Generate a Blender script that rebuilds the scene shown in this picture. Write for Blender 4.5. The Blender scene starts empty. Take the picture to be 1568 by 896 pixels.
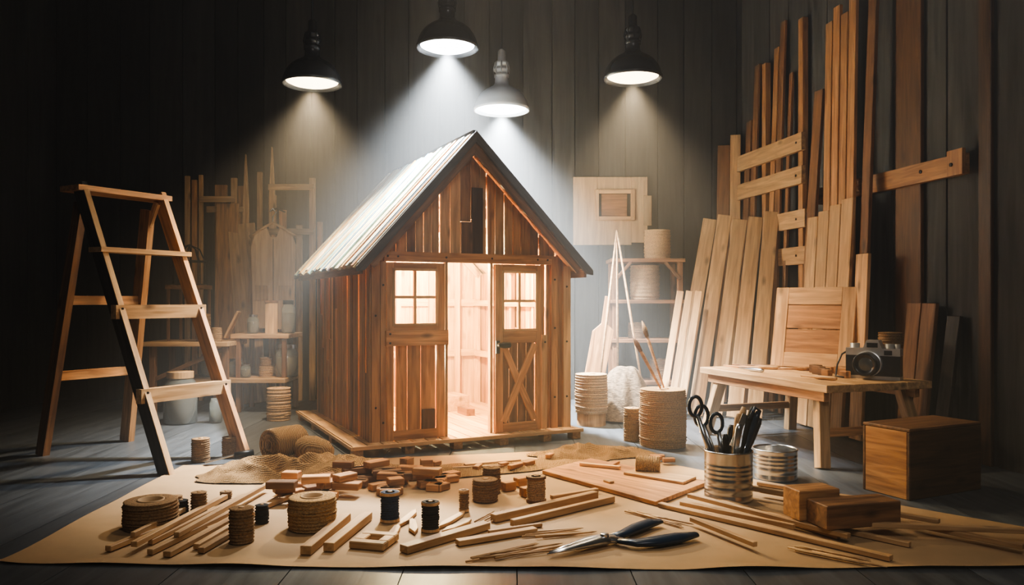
import bpy, math, random, bmesh
from mathutils import Vector, Matrix, noise
random.seed(7)
V=Vector
# ------------------------------------------------------------------ materials
def nmat(name):
    m=bpy.data.materials.new(name); m.use_nodes=True
    nt=m.node_tree; b=nt.nodes['Principled BSDF']
    return m,nt,b
def N(nt,t,**k):
    n=nt.nodes.new(t)
    for a,v in k.items(): setattr(n,a,v)
    return n
def ramp(nt,stops,interp='LINEAR'):
    r=N(nt,'ShaderNodeValToRGB'); cr=r.color_ramp; cr.interpolation=interp
    while len(cr.elements)<len(stops): cr.elements.new(0.5)
    for e,(p,c) in zip(cr.elements,stops): e.position=p; e.color=(*c,1)
    return r
def wood(name,lo,hi,rough=.55,knots=True,sc=1.0,bump=.25):
    m,nt,b=nmat(name); L=nt.links.new
    at=N(nt,'ShaderNodeAttribute',attribute_name='gc')
    mp=N(nt,'ShaderNodeMapping'); mp.inputs['Scale'].default_value=(1.3*sc,16*sc,16*sc); L(at.outputs['Vector'],mp.inputs[0])
    n1=N(nt,'ShaderNodeTexNoise'); n1.inputs['Scale'].default_value=2.2; n1.inputs['Detail'].default_value=6; n1.inputs['Distortion'].default_value=.7
    L(mp.outputs[0],n1.inputs['Vector'])
    mid=tuple((a+c)/2 for a,c in zip(lo,hi))
    r=ramp(nt,[(.3,lo),(.5,mid),(.68,hi)]); L(n1.outputs['Fac'],r.inputs[0])
    col=r.outputs[0]
    if knots:
        mp2=N(nt,'ShaderNodeMapping'); mp2.inputs['Scale'].default_value=(2.2*sc,5*sc,5*sc); L(at.outputs['Vector'],mp2.inputs[0])
        vo=N(nt,'ShaderNodeTexVoronoi'); vo.inputs['Scale'].default_value=1.3; L(mp2.outputs[0],vo.inputs['Vector'])
        kr=ramp(nt,[(.05,(.25,.2,.17)),(.16,(1,1,1))]); L(vo.outputs['Distance'],kr.inputs[0])
        mx=N(nt,'ShaderNodeMix',data_type='RGBA',blend_type='MULTIPLY'); mx.inputs[0].default_value=.8
        L(col,mx.inputs[6]); L(kr.outputs[0],mx.inputs[7]); col=mx.outputs[2]
    ta=N(nt,'ShaderNodeAttribute',attribute_name='tint')
    hs=N(nt,'ShaderNodeHueSaturation'); L(col,hs.inputs['Color']); L(ta.outputs['Fac'],hs.inputs['Value'])
    L(hs.outputs[0],b.inputs['Base Color'])
    b.inputs['Roughness'].default_value=rough
    bp=N(nt,'ShaderNodeBump'); bp.inputs['Strength'].default_value=bump; bp.inputs['Distance'].default_value=.004
    L(n1.outputs['Fac'],bp.inputs['Height']); L(bp.outputs[0],b.inputs['Normal'])
    return m
def plain(name,c,rough=.5,metal=0,nscale=20,var=.25,bump=0.1,emit=None,es=0,dist=.003):
    m,nt,b=nmat(name); L=nt.links.new
    tc=N(nt,'ShaderNodeTexCoord'); n1=N(nt,'ShaderNodeTexNoise'); n1.inputs['Scale'].default_value=nscale; n1.inputs['Detail'].default_value=4
    L(tc.outputs['Object'],n1.inputs['Vector'])
    r=ramp(nt,[(.3,tuple(x*(1-var) for x in c)),(.7,tuple(min(1,x*(1+var)) for x in c))]); L(n1.outputs['Fac'],r.inputs[0])
    L(r.outputs[0],b.inputs['Base Color']); b.inputs['Roughness'].default_value=rough; b.inputs['Metallic'].default_value=metal
    if bump:
        bp=N(nt,'ShaderNodeBump'); bp.inputs['Strength'].default_value=bump; bp.inputs['Distance'].default_value=dist
        L(n1.outputs['Fac'],bp.inputs['Height']); L(bp.outputs[0],b.inputs['Normal'])
    if emit: b.inputs['Emission Color'].default_value=(*emit,1); b.inputs['Emission Strength'].default_value=es
    return m
def rope(name,c,sc=130):
    m,nt,b=nmat(name); L=nt.links.new
    tc=N(nt,'ShaderNodeTexCoord')
    mp=N(nt,'ShaderNodeMapping'); mp.inputs['Scale'].default_value=(1,1,2.2); L(tc.outputs['Object'],mp.inputs[0])
    n1=N(nt,'ShaderNodeTexNoise'); n1.inputs['Scale'].default_value=sc; n1.inputs['Detail'].default_value=3; L(mp.outputs[0],n1.inputs['Vector'])
    r=ramp(nt,[(.3,tuple(x*.4 for x in c)),(.7,tuple(min(1,x*1.3) for x in c))]); L(n1.outputs['Fac'],r.inputs[0])
    L(r.outputs[0],b.inputs['Base Color']); b.inputs['Roughness'].default_value=.85
    bp=N(nt,'ShaderNodeBump'); bp.inputs['Strength'].default_value=.7; bp.inputs['Distance'].default_value=.005
    L(n1.outputs['Fac'],bp.inputs['Height']); L(bp.outputs[0],b.inputs['Normal'])
    return m
W_warm=wood('wood_warm',(.30,.13,.05),(.68,.36,.155))
W_light=wood('wood_pine',(.42,.23,.10),(.74,.48,.25))
W_pale=wood('wood_ply',(.42,.26,.14),(.62,.43,.25),knots=False)
W_brown=wood('wood_brown',(.11,.050,.022),(.31,.15,.066))
W_dark=wood('wood_dark',(.018,.015,.013),(.06,.048,.04))
W_wall=wood('wall_plank_wood',(.016,.0155,.015),(.054,.051,.048),rough=.8,sc=.6,bump=.6)
W_floor=wood('floor_wood',(.06,.068,.078),(.12,.132,.148),rough=.42,knots=False,sc=.5,bump=.3)
M_paper=plain('kraft_paper',(.44,.285,.15),.75,nscale=6,var=.08,bump=.3,dist=.01)
M_black=plain('black_enamel',(.035,.038,.045),.25,nscale=8)
M_white=plain('white_enamel',(.62,.64,.66),.3,nscale=8,var=.05)
M_steel=plain('steel',(.6,.62,.65),.28,1,nscale=30,var=.12)
M_chrome=plain('satin_chrome',(.62,.62,.62),.35,.6,nscale=40,var=.05)
M_tin=plain('tin_can_metal',(.55,.57,.6),.26,1,nscale=12,var=.1)
M_iron=plain('black_iron',(.03,.03,.03),.45,.8)
M_blue=plain('blue_grip_rubber',(.012,.03,.06),.32,nscale=10)
M_thread=rope('blue_thread',(.04,.06,.11))
M_blkth=rope('black_thread',(.03,.028,.028))
M_jute=rope('jute_twine',(.50,.30,.125))
M_jute2=rope('pale_twine',(.56,.36,.19))
M_dkrope=rope('brown_twine',(.33,.19,.085))
M_cloth=rope('brown_cloth',(.24,.165,.10),40)
M_lampg=plain('lamp_glow_cool',(1,1,1),.5,bump=0,emit=(.90,.96,1),es=10)
M_lampw=plain('lamp_glow_warm',(1,1,1),.5,bump=0,emit=(1,.80,.52),es=5)
def glassm():
    m,nt,b=nmat('jar_glass'); b.inputs['Base Color'].default_value=(.8,.85,.82,1); b.inputs['Roughness'].default_value=.08
    b.inputs['Transmission Weight'].default_value=.85; return m
M_glass=glassm()
def burlapm():
    m,nt,b=nmat('burlap'); L=nt.links.new
    tc=N(nt,'ShaderNodeTexCoord')
    w1=N(nt,'ShaderNodeTexWave',bands_direction='X'); w1.inputs['Scale'].default_value=38; w1.inputs['Distortion'].default_value=1.5
    w2=N(nt,'ShaderNodeTexWave',bands_direction='Y'); w2.inputs['Scale'].default_value=38; w2.inputs['Distortion'].default_value=1.5
    L(tc.outputs['Object'],w1.inputs[0]); L(tc.outputs['Object'],w2.inputs[0])
    mu=N(nt,'ShaderNodeMath',operation='ADD'); L(w1.outputs['Fac'],mu.inputs[0]); L(w2.outputs['Fac'],mu.inputs[1])
    dv=N(nt,'ShaderNodeMath',operation='MULTIPLY'); dv.inputs[1].default_value=.5; L(mu.outputs[0],dv.inputs[0])
    r=ramp(nt,[(.2,(.18,.10,.04)),(.8,(.50,.31,.14))]); L(dv.outputs[0],r.inputs[0]); L(r.outputs[0],b.inputs['Base Color'])
    b.inputs['Roughness'].default_value=.95
    bp=N(nt,'ShaderNodeBump'); bp.inputs['Strength'].default_value=.7; bp.inputs['Distance'].default_value=.008
    L(dv.outputs[0],bp.inputs['Height']); L(bp.outputs[0],b.inputs['Normal']); return m
M_burlap=burlapm()
def roofm():
    m,nt,b=nmat('painted_roof_strips'); L=nt.links.new
    at=N(nt,'ShaderNodeAttribute',attribute_name='gc'); sx=N(nt,'ShaderNodeSeparateXYZ'); L(at.outputs['Vector'],sx.inputs[0])
    wn=N(nt,'ShaderNodeTexWhiteNoise',noise_dimensions='1D'); L(sx.outputs['Z'],wn.inputs['W'])
    r=ramp(nt,[(0,(.62,.54,.34)),(.20,(.03,.14,.26)),(.30,(.66,.40,.11)),(.46,(.62,.60,.50)),(.62,(.012,.045,.12)),(.70,(.50,.22,.06)),(.80,(.20,.36,.36)),(.91,(.70,.58,.3))],'CONSTANT')
    L(wn.outputs['Value'],r.inputs[0])
    mp=N(nt,'ShaderNodeMapping'); mp.inputs['Scale'].default_value=(2.5,40,1); L(at.outputs['Vector'],mp.inputs[0])
    n1=N(nt,'ShaderNodeTexNoise'); n1.inputs['Scale'].default_value=2; n1.inputs['Detail'].default_value=6; L(mp.outputs[0],n1.inputs['Vector'])
    r2=ramp(nt,[(.38,(.30,.26,.22)),(.55,(1,1,1))]); L(n1.outputs['Fac'],r2.inputs[0])
    mx=N(nt,'ShaderNodeMix',data_type='RGBA',blend_type='MULTIPLY'); mx.inputs[0].default_value=.9
    L(r.outputs[0],mx.inputs[6]); L(r2.outputs[0],mx.inputs[7]); L(mx.outputs[2],b.inputs['Base Color'])
    b.inputs['Roughness'].default_value=.5; return m
M_roof=roofm()
# ------------------------------------------------------------------ mesh builder
class MB:
    def __init__(s,name):
        s.name=name; s.v=[];s.f=[];s.g=[];s.t=[];s.fm=[];s.sm=[];s.mats=[]; s.M=Matrix.Identity(4)
    def mi(s,m):
        if m not in s.mats: s.mats.append(m)
        return s.mats.index(m)
    def add(s,vs,fs,mat,g=V((1,0,0)),tint=None,smooth=False,rnd=True):
        g=V(g).normalized(); a=V((0,0,1)) if abs(g.z)<.9 else V((1,0,0)); s1=g.cross(a).normalized(); s2=g.cross(s1)
        o=V((random.uniform(0,50),random.uniform(0,50),random.uniform(0,50))) if rnd else V((0,0,0))
        if tint is None: tint=random.uniform(.72,1.2)
        n=len(s.v); k=s.mi(mat)
        for p in vs:
            p=V(p); s.g.append(V((p.dot(g),p.dot(s1),p.dot(s2)))+o); s.t.append(tint); s.v.append(s.M@p)
        for f in fs: s.f.append([i+n for i in f]); s.fm.append(k); s.sm.append(smooth)
    def box(s,x0,x1,y0,y1,z0,z1,mat,g=None,tint=None):
        if g is None:
            d=[x1-x0,y1-y0,z1-z0]; i=d.index(max(d)); g=[0,0,0]; g[i]=1
        vs=[(x,y,z) for x in(x0,x1) for y in(y0,y1) for z in(z0,z1)]
        fs=[(0,1,3,2),(4,6,7,5),(0,4,5,1),(2,3,7,6),(0,2,6,4),(1,5,7,3)]
        s.add(vs,fs,mat,g,tint)
    def beam(s,p0,p1,w,t,mat,up=(0,0,1),tint=None,taper=1.0):
        p0=V(p0);p1=V(p1);d=(p1-p0).normalized();up=V(up)
        sd=d.cross(up)
        if sd.length<1e-3: sd=d.cross(V((0,1,0)))
        sd.normalize(); u2=sd.cross(d).normalized()
        vs=[]
        for p,k in((p0,1),(p1,taper)):
            for a in(-1,1):
                for b in(-1,1): vs.append(p+sd*(a*w/2*k)+u2*(b*t/2))
        fs=[(0,1,3,2),(4,6,7,5),(0,4,5,1),(2,3,7,6),(0,2,6,4),(1,5,7,3)]
        s.add(vs,fs,mat,d,tint)
    def prism(s,poly,ext,mat,g=(0,0,1),tint=None):
        n=len(poly); ext=V(ext); vs=[V(p) for p in poly]+[V(p)+ext for p in poly]
        fs=[tuple(range(n))[::-1],tuple(range(n,2*n))]+[(i,(i+1)%n,(i+1)%n+n,i+n) for i in range(n)]
        s.add(vs,fs,mat,g,tint)
    def lathe(s,c,prof,mat,n=28,axis=(0,0,1),tint=1,closed=False,smooth=True):
        c=V(c); z=V(axis).normalized(); a=V((1,0,0)) if abs(z.x)<.9 else V((0,1,0)); x=z.cross(a).normalized(); y=z.cross(x)
        vs=[];fs=[]
        for r,h in prof:
            for i in range(n):
                t=2*math.pi*i/n; vs.append(c+z*h+(x*math.cos(t)+y*math.sin(t))*max(r,.0005))
        m=len(prof)
        for j in range(m-1 if not closed else m):
            k=(j+1)%m
            for i in range(n):
                q=(i+1)%n; fs.append((j*n+i,j*n+q,k*n+q,k*n+i))
        s.add(vs,fs,mat,z,tint,smooth)
    def cyl(s,p0,p1,r0,r1,mat,n=16,tint=1,smooth=True):
        p0=V(p0);p1=V(p1);h=(p1-p0).length
        s.lathe(p0,[(0,0),(r0,0),(r0,.0001),(r1,h-.0001),(r1,h),(0,h)],mat,n,p1-p0,tint,smooth=smooth)
    def tube(s,pts,rad,mat,n=10,flat=1.0,closed=False,tint=1,up=(0,0,1)):
        pts=[V(p) for p in pts]; m=len(pts); vs=[];fs=[]
        if not hasattr(rad,'__len__'): rad=[rad]*m
        for j,p in enumerate(pts):
            if closed: d=pts[(j+1)%m]-pts[j-1]
            else: d=pts[min(j+1,m-1)]-pts[max(j-1,0)]
            d.normalize(); sd=d.cross(V(up))
            if sd.length<1e-3: sd=d.cross(V((0,1,.01)))
            sd.normalize(); u2=sd.cross(d).normalized()
            for i in range(n):
                t=2*math.pi*i/n; vs.append(p+sd*math.cos(t)*rad[j]+u2*math.sin(t)*rad[j]*flat)
        for j in range(m if closed else m-1):
            k=(j+1)%m
            for i in range(n): q=(i+1)%n; fs.append((j*n+i,j*n+q,k*n+q,k*n+i))
        if not closed: fs.append(tuple(range(n))[::-1]); fs.append(tuple((m-1)*n+i for i in range(n)))
        s.add(vs,fs,mat,(1,0,0),tint,True)
    def done(s,bevel=0,parent=None):
        me=bpy.data.meshes.new(s.name); me.from_pydata([tuple(p) for p in s.v],[],s.f)
        for m in s.mats: me.materials.append(m)
        for p,k,sm in zip(me.polygons,s.fm,s.sm): p.material_index=k; p.use_smooth=sm
        a=me.attributes.new('gc','FLOAT_VECTOR','POINT'); a.data.foreach_set('vector',[c for q in s.g for c in q])
        a=me.attributes.new('tint','FLOAT','POINT'); a.data.foreach_set('value',s.t)
        bm=bmesh.new(); bm.from_mesh(me); bmesh.ops.recalc_face_normals(bm,faces=bm.faces); bm.to_mesh(me); bm.free()
        ob=bpy.data.objects.new(s.name,me); bpy.context.scene.collection.objects.link(ob)
        if bevel:
            b=ob.modifiers.new('bevel','BEVEL'); b.width=bevel; b.segments=1; b.limit_method='ANGLE'; b.angle_limit=.9
        if parent: ob.parent=parent
        return ob
R=random.uniform
# ------------------------------------------------------------------ room
BY=7.9                       # back wall
mb=MB('floor'); x=-4.6; 
while x<4.6:
    w=.42; mb.box(x,x+w-.004,-.5,BY+.1,-.05,0,W_floor,tint=R(.85,1.15)); x+=w
mb.box(-4.6,4.6,-.5,BY+.1,-.09,-.051,W_floor); mb.done()
mb=MB('wall_back'); x=-4.6
while x<2.6:
    w=R(.22,.34); mb.box(x,min(x+w-.010,2.75),BY+R(0,.015),BY+.06,0,4.6,W_wall,tint=R(.65,1.35)); x+=w
mb.box(-4.6,2.75,BY+.061,BY+.1,0,4.6,W_dark); mb.done()
mb=MB('wall_right'); rd=V((.1825,-1,0)).normalized(); rn=V((-1,-.1825,0)).normalized()
mb.M=Matrix.Translation((2.31,BY,0))@Matrix((( rd.x,rn.x,0,0),(rd.y,rn.y,0,0),(0,0,1,0),(0,0,0,1)))
x=0
while x<6.4:
    w=R(.24,.36); mb.box(x,x+w-.010,-.06,R(-.014,0),0,4.6,W_wall,tint=R(1.0,1.8)); x+=w
mb.box(0,6.5,-.1,-.061,0,4.6,W_dark); mb.done()
RW=mb.M.copy()
mb=MB('wall_left'); y=1.5
while y<BY:
    w=R(.22,.34); mb.box(-4.66,-4.6+R(-.012,0),y,y+w-.007,0,4.6,W_wall,tint=R(.7,1)); y+=w
mb.done()
mb=MB('ceiling'); mb.box(-4.6,4,1.5,BY,4.6,4.68,W_dark,g=(0,1,0)); mb.done()
# ------------------------------------------------------------------ pendant lamps
def lamp(x,y,z,r,shade,glow,inn,name='pendant_lamp'):
    mb=MB(name); k=r/.2; hk=k*1.5
    prof=[(.196,0),(.203,.0),(.204,.012),(.197,.02),(.190,.038),(.175,.060),(.15,.083),(.118,.10),(.085,.112),(.06,.122),(.05,.135),(.048,.16)]
    prof+= [(.05,.162),(.055,.165),(.055,.175),(.045,.178),(.045,.19),(.055,.193),(.055,.203),(.042,.206),(.042,.22),(.05,.223),(.05,.235),(.03,.245),(.028,.29),(.012,.30)]
    mb.lathe((x,y,z),[(a*k,b*hk) for a,b in prof],shade,40)
    inner=[(.196,.0),(.19,.018),(.182,.036),(.168,.058),(.145,.08),(.0,.098)]
    mb.lathe((x,y,z),[(a*k,b*hk) for a,b in inner],inn,40)
    for i in range(8):
        t=i*math.pi/4; c,s=math.cos(t),math.sin(t)
        mb.tube([(x+.05*k*c,y+.05*k*s,z+.16*hk),(x+.058*k*c,y+.058*k*s,z+.2*hk),(x+.048*k*c,y+.048*k*s,z+.235*hk)],.005*k,shade,6)
    mb.lathe((x,y,z),[(0,.002*k),(.08*k,.004*k),(.15*k,.010*k),(.176*k,.022*k),(.168*k,.034*k),(0,.04*k)],glow,32)
    mb.cyl((x,y,z+.29*hk),(x,y,4.6),.007,.007,M_black,8)
    return mb.done()
def spot(x,y,z,p,col,ang=110,blend=.6,rad=.1,name='pendant_lamp_light',par=None):
    l=bpy.data.lights.new(name,'SPOT'); l.energy=p; l.color=col; l.spot_size=math.radians(ang); l.spot_blend=blend; l.shadow_soft_size=rad
    o=bpy.data.objects.new(name,l); bpy.context.scene.collection.objects.link(o); o.location=(x,y,z)
    if par: o.parent=par
    return o
cool=(.88,.95,1); warm=(1,.78,.50)
for (x,y,z,r,sh,gl,p,c,a) in [(-1.479,5.8,2.595,.215,M_black,M_lampw,480,warm,108),(-.4785,5.8,2.86,.227,M_black,M_lampg,2500,cool,100),
      (-.088,6.6,2.595,.231,M_white,M_lampg,3000,cool,104),(.894,5.8,2.634,.215,M_black,M_lampw,430,warm,104)]:
    lo=lamp(x,y,z,r,sh,gl,M_black if sh is M_black else M_white); spot(x,y,z-.02,p,c,a,.85,.07,par=lo)
# ------------------------------------------------------------------ playhouse
H=Matrix.Translation((-1,4.94,0))@Matrix.Rotation(math.radians(26),4,'Z')
AP=.81; EL,ER=.03,1.69; ZE,ZA=1.235,2.107
def rz(a): return ZE+(a-EL)/(AP-EL)*(ZA-ZE) if a<AP else ZA-(a-AP)/(ER-AP)*(ZA-ZE)
def ru(a): return rz(a)-.055
house=bpy.data.objects.new('wooden_playhouse',None); bpy.context.scene.collection.objects.link(house)
mb=MB('platform'); mb.M=H
x=0
while x<1.66: mb.box(x,min(x+.092,1.67),0,1.8,.055,.075,W_light,tint=R(.75,1.1)); x+=.102
mb.box(-.01,1.68,-.02,-.001,.052,.077,W_light,tint=1); mb.box(-.02,-.011,-.02,1.8,.052,.077,W_light,tint=1)
for b in(.10,.6,1.2,1.7): mb.box(0,1.67,b,b+.05,.04,.054,W_brown)
for a in(.0,.34,.68,1.02,1.36,1.6):
    for b in(0.0,.6,1.2,1.72): mb.box(a,a+.065,b,b+.08,0,.052 if b<.1 else .04,W_warm,tint=.8)
mb.done(.002,house)
A0,A1,B0,B1=.14,1.63,.12,1.72
mb=MB('wall_planks'); mb.M=H
for (aa,zt,sgn) in((A0,ru(A0),1),(A1-.02,ru(A1),-1)):
    b=B0
    while b<B1-.01:
        w=min(R(.055,.10),B1-b); m=random.choice([W_warm,W_warm,W_brown,W_light]); off=R(-.008,.008); gp=random.choice([.004,.006,.008])
        if random.random()<.3:
            zz=R(.5,.95); mb.box(aa+off,aa+.02+off,b,b+w-gp,.07,zz-.003,m,g=(0,0,1)); mb.box(aa-off,aa+.02-off,b,b+w-gp,zz,zt,W_warm,g=(0,0,1))
        else: mb.box(aa+off,aa+.02+off,b,b+w-gp,.07,zt,m,g=(0,0,1),tint=R(.6,1.1))
        b+=w
a=A0+.02
while a<A1-.03:
    w=min(R(.07,.11),A1-.02-a); mb.prism([(a,B1,.07),(a+w-.003,B1,.07),(a+w-.003,B1,ru(a+w)),(a,B1,ru(a))],(0,-.02,0),W_light); a+=w
def fplank(a0,a1,z0,m,b=B0,t=.02,tint=None,ztop=None):
    pts=[(a0,b,z0),(a1,b,z0)]
    if ztop: pts+=[(a1,b,ztop),(a0,b,ztop)]
    else:
        pts.append((a1,b,ru(a1)))
        if a0<AP<a1: pts.append((AP,b,ru(AP)))
        pts.append((a0,b,ru(a0)))
    mb.prism(pts,(0,t,0),m,tint=tint)
for a0,a1,m in((.145,.188,W_warm),(.19,.236,W_warm),(1.47,1.515,W_warm),(1.535,1.58,W_warm),(1.583,1.628,W_light)): fplank(a0,a1,.07,m)
fplank(1.397,1.43,.07,W_warm); fplank(1.446,1.468,.07,W_warm)
a=.24
while a<1.465:
    w=min(R(.055,.08),1.467-a)
    gap=.010 if random.random()<.25 else .004
    if .76<a+w/2<.93 :
        zt=R(1.52,1.6); fplank(a,a+w-.003,1.3,W_warm,tint=.9,ztop=zt); fplank(a,a+w-.003,zt+.004,W_warm,B0+.006,tint=.7)
    else: fplank(a,a+w-gap,1.3,random.choice([W_warm,W_warm,W_light,W_light,W_brown]),B0+R(-.006,.006),tint=R(.75,1.15))
    a+=w
mb.box(.86,.94,.106,.118,1.32,1.78,W_brown,tint=.35); mb.box(.78,.86,.106,.118,1.32,1.54,W_brown,tint=.8)
mb.done(.0015,house)
mb=MB('frame_trim'); mb.M=H
mb.box(.228,1.475,.085,.118,1.257,1.322,W_warm,tint=.95)
mb.box(.142,.2,.09,.118,.07,1.29,W_warm,tint=.8); mb.box(1.475,1.525,.09,.118,.07,1.32,W_warm,tint=1.0); mb.box(1.575,1.635,.09,.118,.07,1.25,W_light,tint=.95)
mb.box(.205,.242,.095,.118,.07,1.257,W_warm,tint=.75); mb.box(1.398,1.44,.095,.118,.07,.75,W_light)
mb.box(.655,.672,.09,.13,.07,1.257,W_light); mb.box(.988,1.006,.09,.13,.07,1.257,W_light)
mb.box(A0-.01,A0-.002,B0-.03,B0+.05,.07,1.27,W_warm,tint=.7)
for a,z in((.17,.3),(.17,.9),(.22,.2),(.22,1.1),(.25,1.29),(.32,1.29),(1.44,1.29),(1.36,1.29),(1.5,.3),(1.5,.8),(1.5,1.15),(1.6,.3),(1.6,.7),(1.6,1.1),(.66,1.29),(1.0,1.29),(1.42,.7)):
    mb.cyl((a,.086,z),(a,.08,z),.008,.006,M_iron,8)
for b in(.16,.55,.95,1.35,1.66):
    for aa in(A0+.024,A1-.062): mb.box(aa,aa+.035,b,b+.04,.07,ru(aa+.02)-.02,W_light)
    mb.beam((A0+.03,b+.02,ru(A0+.03)-.05),(AP,b+.02,ZA-.1),.04,.06,W_light); mb.beam((A1-.03,b+.02,ru(A1-.03)-.05),(AP,b+.02,ZA-.1),.04,.06,W_light)
    if b>.2: mb.box(.35,1.32,b+.005,b+.035,1.5,1.55,W_light)
for z in(.5,.95): 
    mb.box(A0+.06,A1-.07,B1-.055,B1-.022,z,z+.06,W_light); mb.box(A1-.09,A1-.064,.2,1.66,z,z+.05,W_light)
for a in(.5,.8,1.1,1.35): mb.box(a,a+.04,B1-.09,B1-.056,.07,1.6,W_light)
mb.box(1.1,1.3,1.2,1.5,.076,.2,W_light); mb.box(1.15,1.22,.9,1.1,.076,.13,W_brown)
mb.done(.0015,house)
def leaf(mb,a0,a1,wa0,wa1,wz0,wz1,mz0,mz1,y0=.092,y1=.12,m=W_warm):
    mb.box(a0,wa0,y0,y1,.078,1.25,m,tint=1); mb.box(wa1,a1,y0,y1,.078,1.25,m,tint=1.05)
    mb.box(wa0,wa1,y0,y1,wz1,1.25,m,tint=1); mb.box(wa0,wa1,y0,y1,mz0,wz0,m,tint=.95); mb.box(wa0,wa1,y0,y1,.078,.14,m,tint=.95)
    c=(wa0+wa1)/2; cz=(wz0+wz1)/2
    mb.box(c-.009,c+.009,y0+.004,y1-.004,wz0,wz1,W_light); mb.box(wa0,wa1,y0+.006,y1-.006,cz-.009,cz+.009,W_light)
    for q in(wa0,wa1): mb.box(q-.008,q+.008,y0-.006,y0,wz0-.01,wz1+.01,W_light)
    for q in(wz0,wz1): mb.box(wa0-.008,wa1+.008,y0-.006,y0,q-.008,q+.008,W_light)
mb=MB('door_left_leaf'); mb.M=H
leaf(mb,.246,.65,.2925,.5926,.839,1.204,.70,.80)
mb.box(.235,.668,.066,.09,.70,.80,W_warm,tint=1.1)
for q,w in((.31,.075),(.39,.09),(.484,.10)): mb.box(q,q+w,.1,.115,.14,.70,W_warm,g=(0,0,1))
mb.box(.49,.58,.085,.1,.14,.27,W_brown,tint=.6)
for z in(.72,.78): mb.cyl((.26,.066,z),(.26,.06,z),.007,.007,M_iron,8)
mb.done(.002,house)
mb=MB('door_right_leaf'); mb.M=H@Matrix.Translation((1.39,.1,0))@Matrix.Rotation(math.radians(4),4,'Z')@Matrix.Translation((-1.39,-.1,0))
leaf(mb,1.012,1.39,1.072,1.345,.792,1.199,.70,.78,y0=.085,y1=.115)
q=1.062
while q<1.34: mb.box(q,min(q+.066,1.35),.102,.114,.14,.70,W_brown,g=(0,0,1),tint=R(1.0,1.3)); q+=.07
mb.beam((1.075,.09,.15),(1.335,.09,.69),.022,.05,W_warm,up=(-1,0,.5),tint=1.2); mb.beam((1.335,.098,.15),(1.075,.098,.69),.022,.05,W_warm,up=(1,0,.5),tint=1.2)
mb.box(1.012,1.04,.07,.085,.63,.72,M_iron); mb.tube([(1.03,.085,.69),(1.03,.045,.69),(1.05,.035,.69),(1.1,.035,.69)],[.016,.018,.022,.02],M_iron,12)
mb.done(.002,house)
mb=MB('roof'); mb.M=H
BR=1.95
def strips(e,s):
    d=V((AP-e,0,ZA-ZE)).normalized(); n=V((-d.z,0,d.x)); n=n if n.z>0 else -n
    b=-.06; i=0
    while b<BR:
        w=min(random.choice([.022,.03,.04,.055]),BR+.01-b); t=R(.010,.026); ex=R(.0,.05)
        p0=V((e,0,ZE))-d*ex+n*.002; p1=V((AP,0,ZA))+n*.002
        base=len(mb.v)
        mb.prism([(p0.x,b,p0.z),(p1.x,b,p1.z),(p1.x+n.x*t,b,p1.z+n.z*t),(p0.x+n.x*t,b,p0.z+n.z*t)],(0,w-.001,0),M_roof,tint=1)
        for q in range(base,len(mb.v)):
            lp=mb.v[q]; li=H.inverted()@lp; mb.g[q]=V((math.hypot(li.x-AP,li.z-ZA),li.y,i*1.37+s*100))
        b+=w; i+=1
strips(EL,0); strips(ER,1)
b=-.04
while b<BR-.02:
    w=.12
    for e in(EL,ER):
        mb.prism([(e,b,ZE-.005),(AP,b,ZA-.005),(AP,b,ZA-.028),(e,b,ZE-.028)],(0,min(w-.004,BR-b),0),W_light,g=(0,1,0))
    b+=w
for (b0,m,tn) in((-.085,W_dark,1.6),(BR+.01,W_dark,1.0)):
    for e in(EL-.03,ER+.03):
        ze=ZE-.034
        mb.prism([(e,b0,ze+.012),(AP,b0,ZA+.024),(AP,b0,ZA-.05),(e+(.05 if e<AP else -.05),b0,ze-.012),(e,b0,ze-.02)],(0,.025,0),m,g=(AP-e,0,ZA-ZE),tint=tn)
for e in(EL,ER):
    s=1 if e<AP else -1
    mb.prism([(e+.05*s,-.056,rz(e+.05*s)-.05),(AP,-.056,ZA-.05),(AP,-.056,ZA-.13),(e+.09*s,-.056,rz(e+.09*s)-.13)],(0,.02,0),W_brown,g=(s,0,1),tint=1.0)
    mb.box(min(e,e+.02*s),max(e,e+.02*s),-.04,BR,ZE-.07,ZE-.02,W_brown)
mb.box(AP-.014,AP+.014,-.06,BR,ZA+.02,ZA+.032,W_dark)
mb.done(0,house)
def point(name,loc,p,col,rad):
    l=bpy.data.lights.new(name,'POINT'); l.energy=p; l.color=col; l.shadow_soft_size=rad
    o=bpy.data.objects.new(name,l); bpy.context.scene.collection.objects.link(o); o.location=loc; o.parent=house
point('playhouse_bulb_light',H@V((.80,.85,1.34)),290,(1,.81,.44),.06)
point('playhouse_interior_fill',H@V((.6,.45,.6)),75,(1,.83,.48),.05)  # extra point light added to make the interior brighter
# ------------------------------------------------------------------ stepladder
mb=MB('wooden_stepladder'); w=V((.5,.87,0)).normalized(); n=V((-.87,.5,0)).normalized()
F1=V((-1.98,4.49,0)); F2=F1+w*.56; lean=n*.837+V((0,0,1.72))
def fp(F,z): return F+lean*(z/1.72)
mb.beam(F1,F1+lean,.035,.10,W_dark,up=n,tint=1.3); mb.beam(F2,F2+lean,.035,.10,W_warm,up=n,tint=1.1)
mb.beam(F1+n*-.053,F1+lean+n*-.053,.036,.006,W_light,up=n)
for z in(.44,.93,1.31): mb.beam(fp(F1,z)-w*.04-n*.02,fp(F2,z)+w*.04-n*.02,.13 if z>1 else .05,.03 if z>1 else .085,W_light,tint=1.05)
mb.beam(fp(F1,1.7)-w*.05+n*.04,fp(F2,1.7)+w*.05+n*.04,.2,.035,W_warm,tint=1.1)
mb.beam(fp(F2,1.66)-w*.04+n*.0,fp(F2,1.45)-w*.04+n*.22,.02,.05,W_light)
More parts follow.
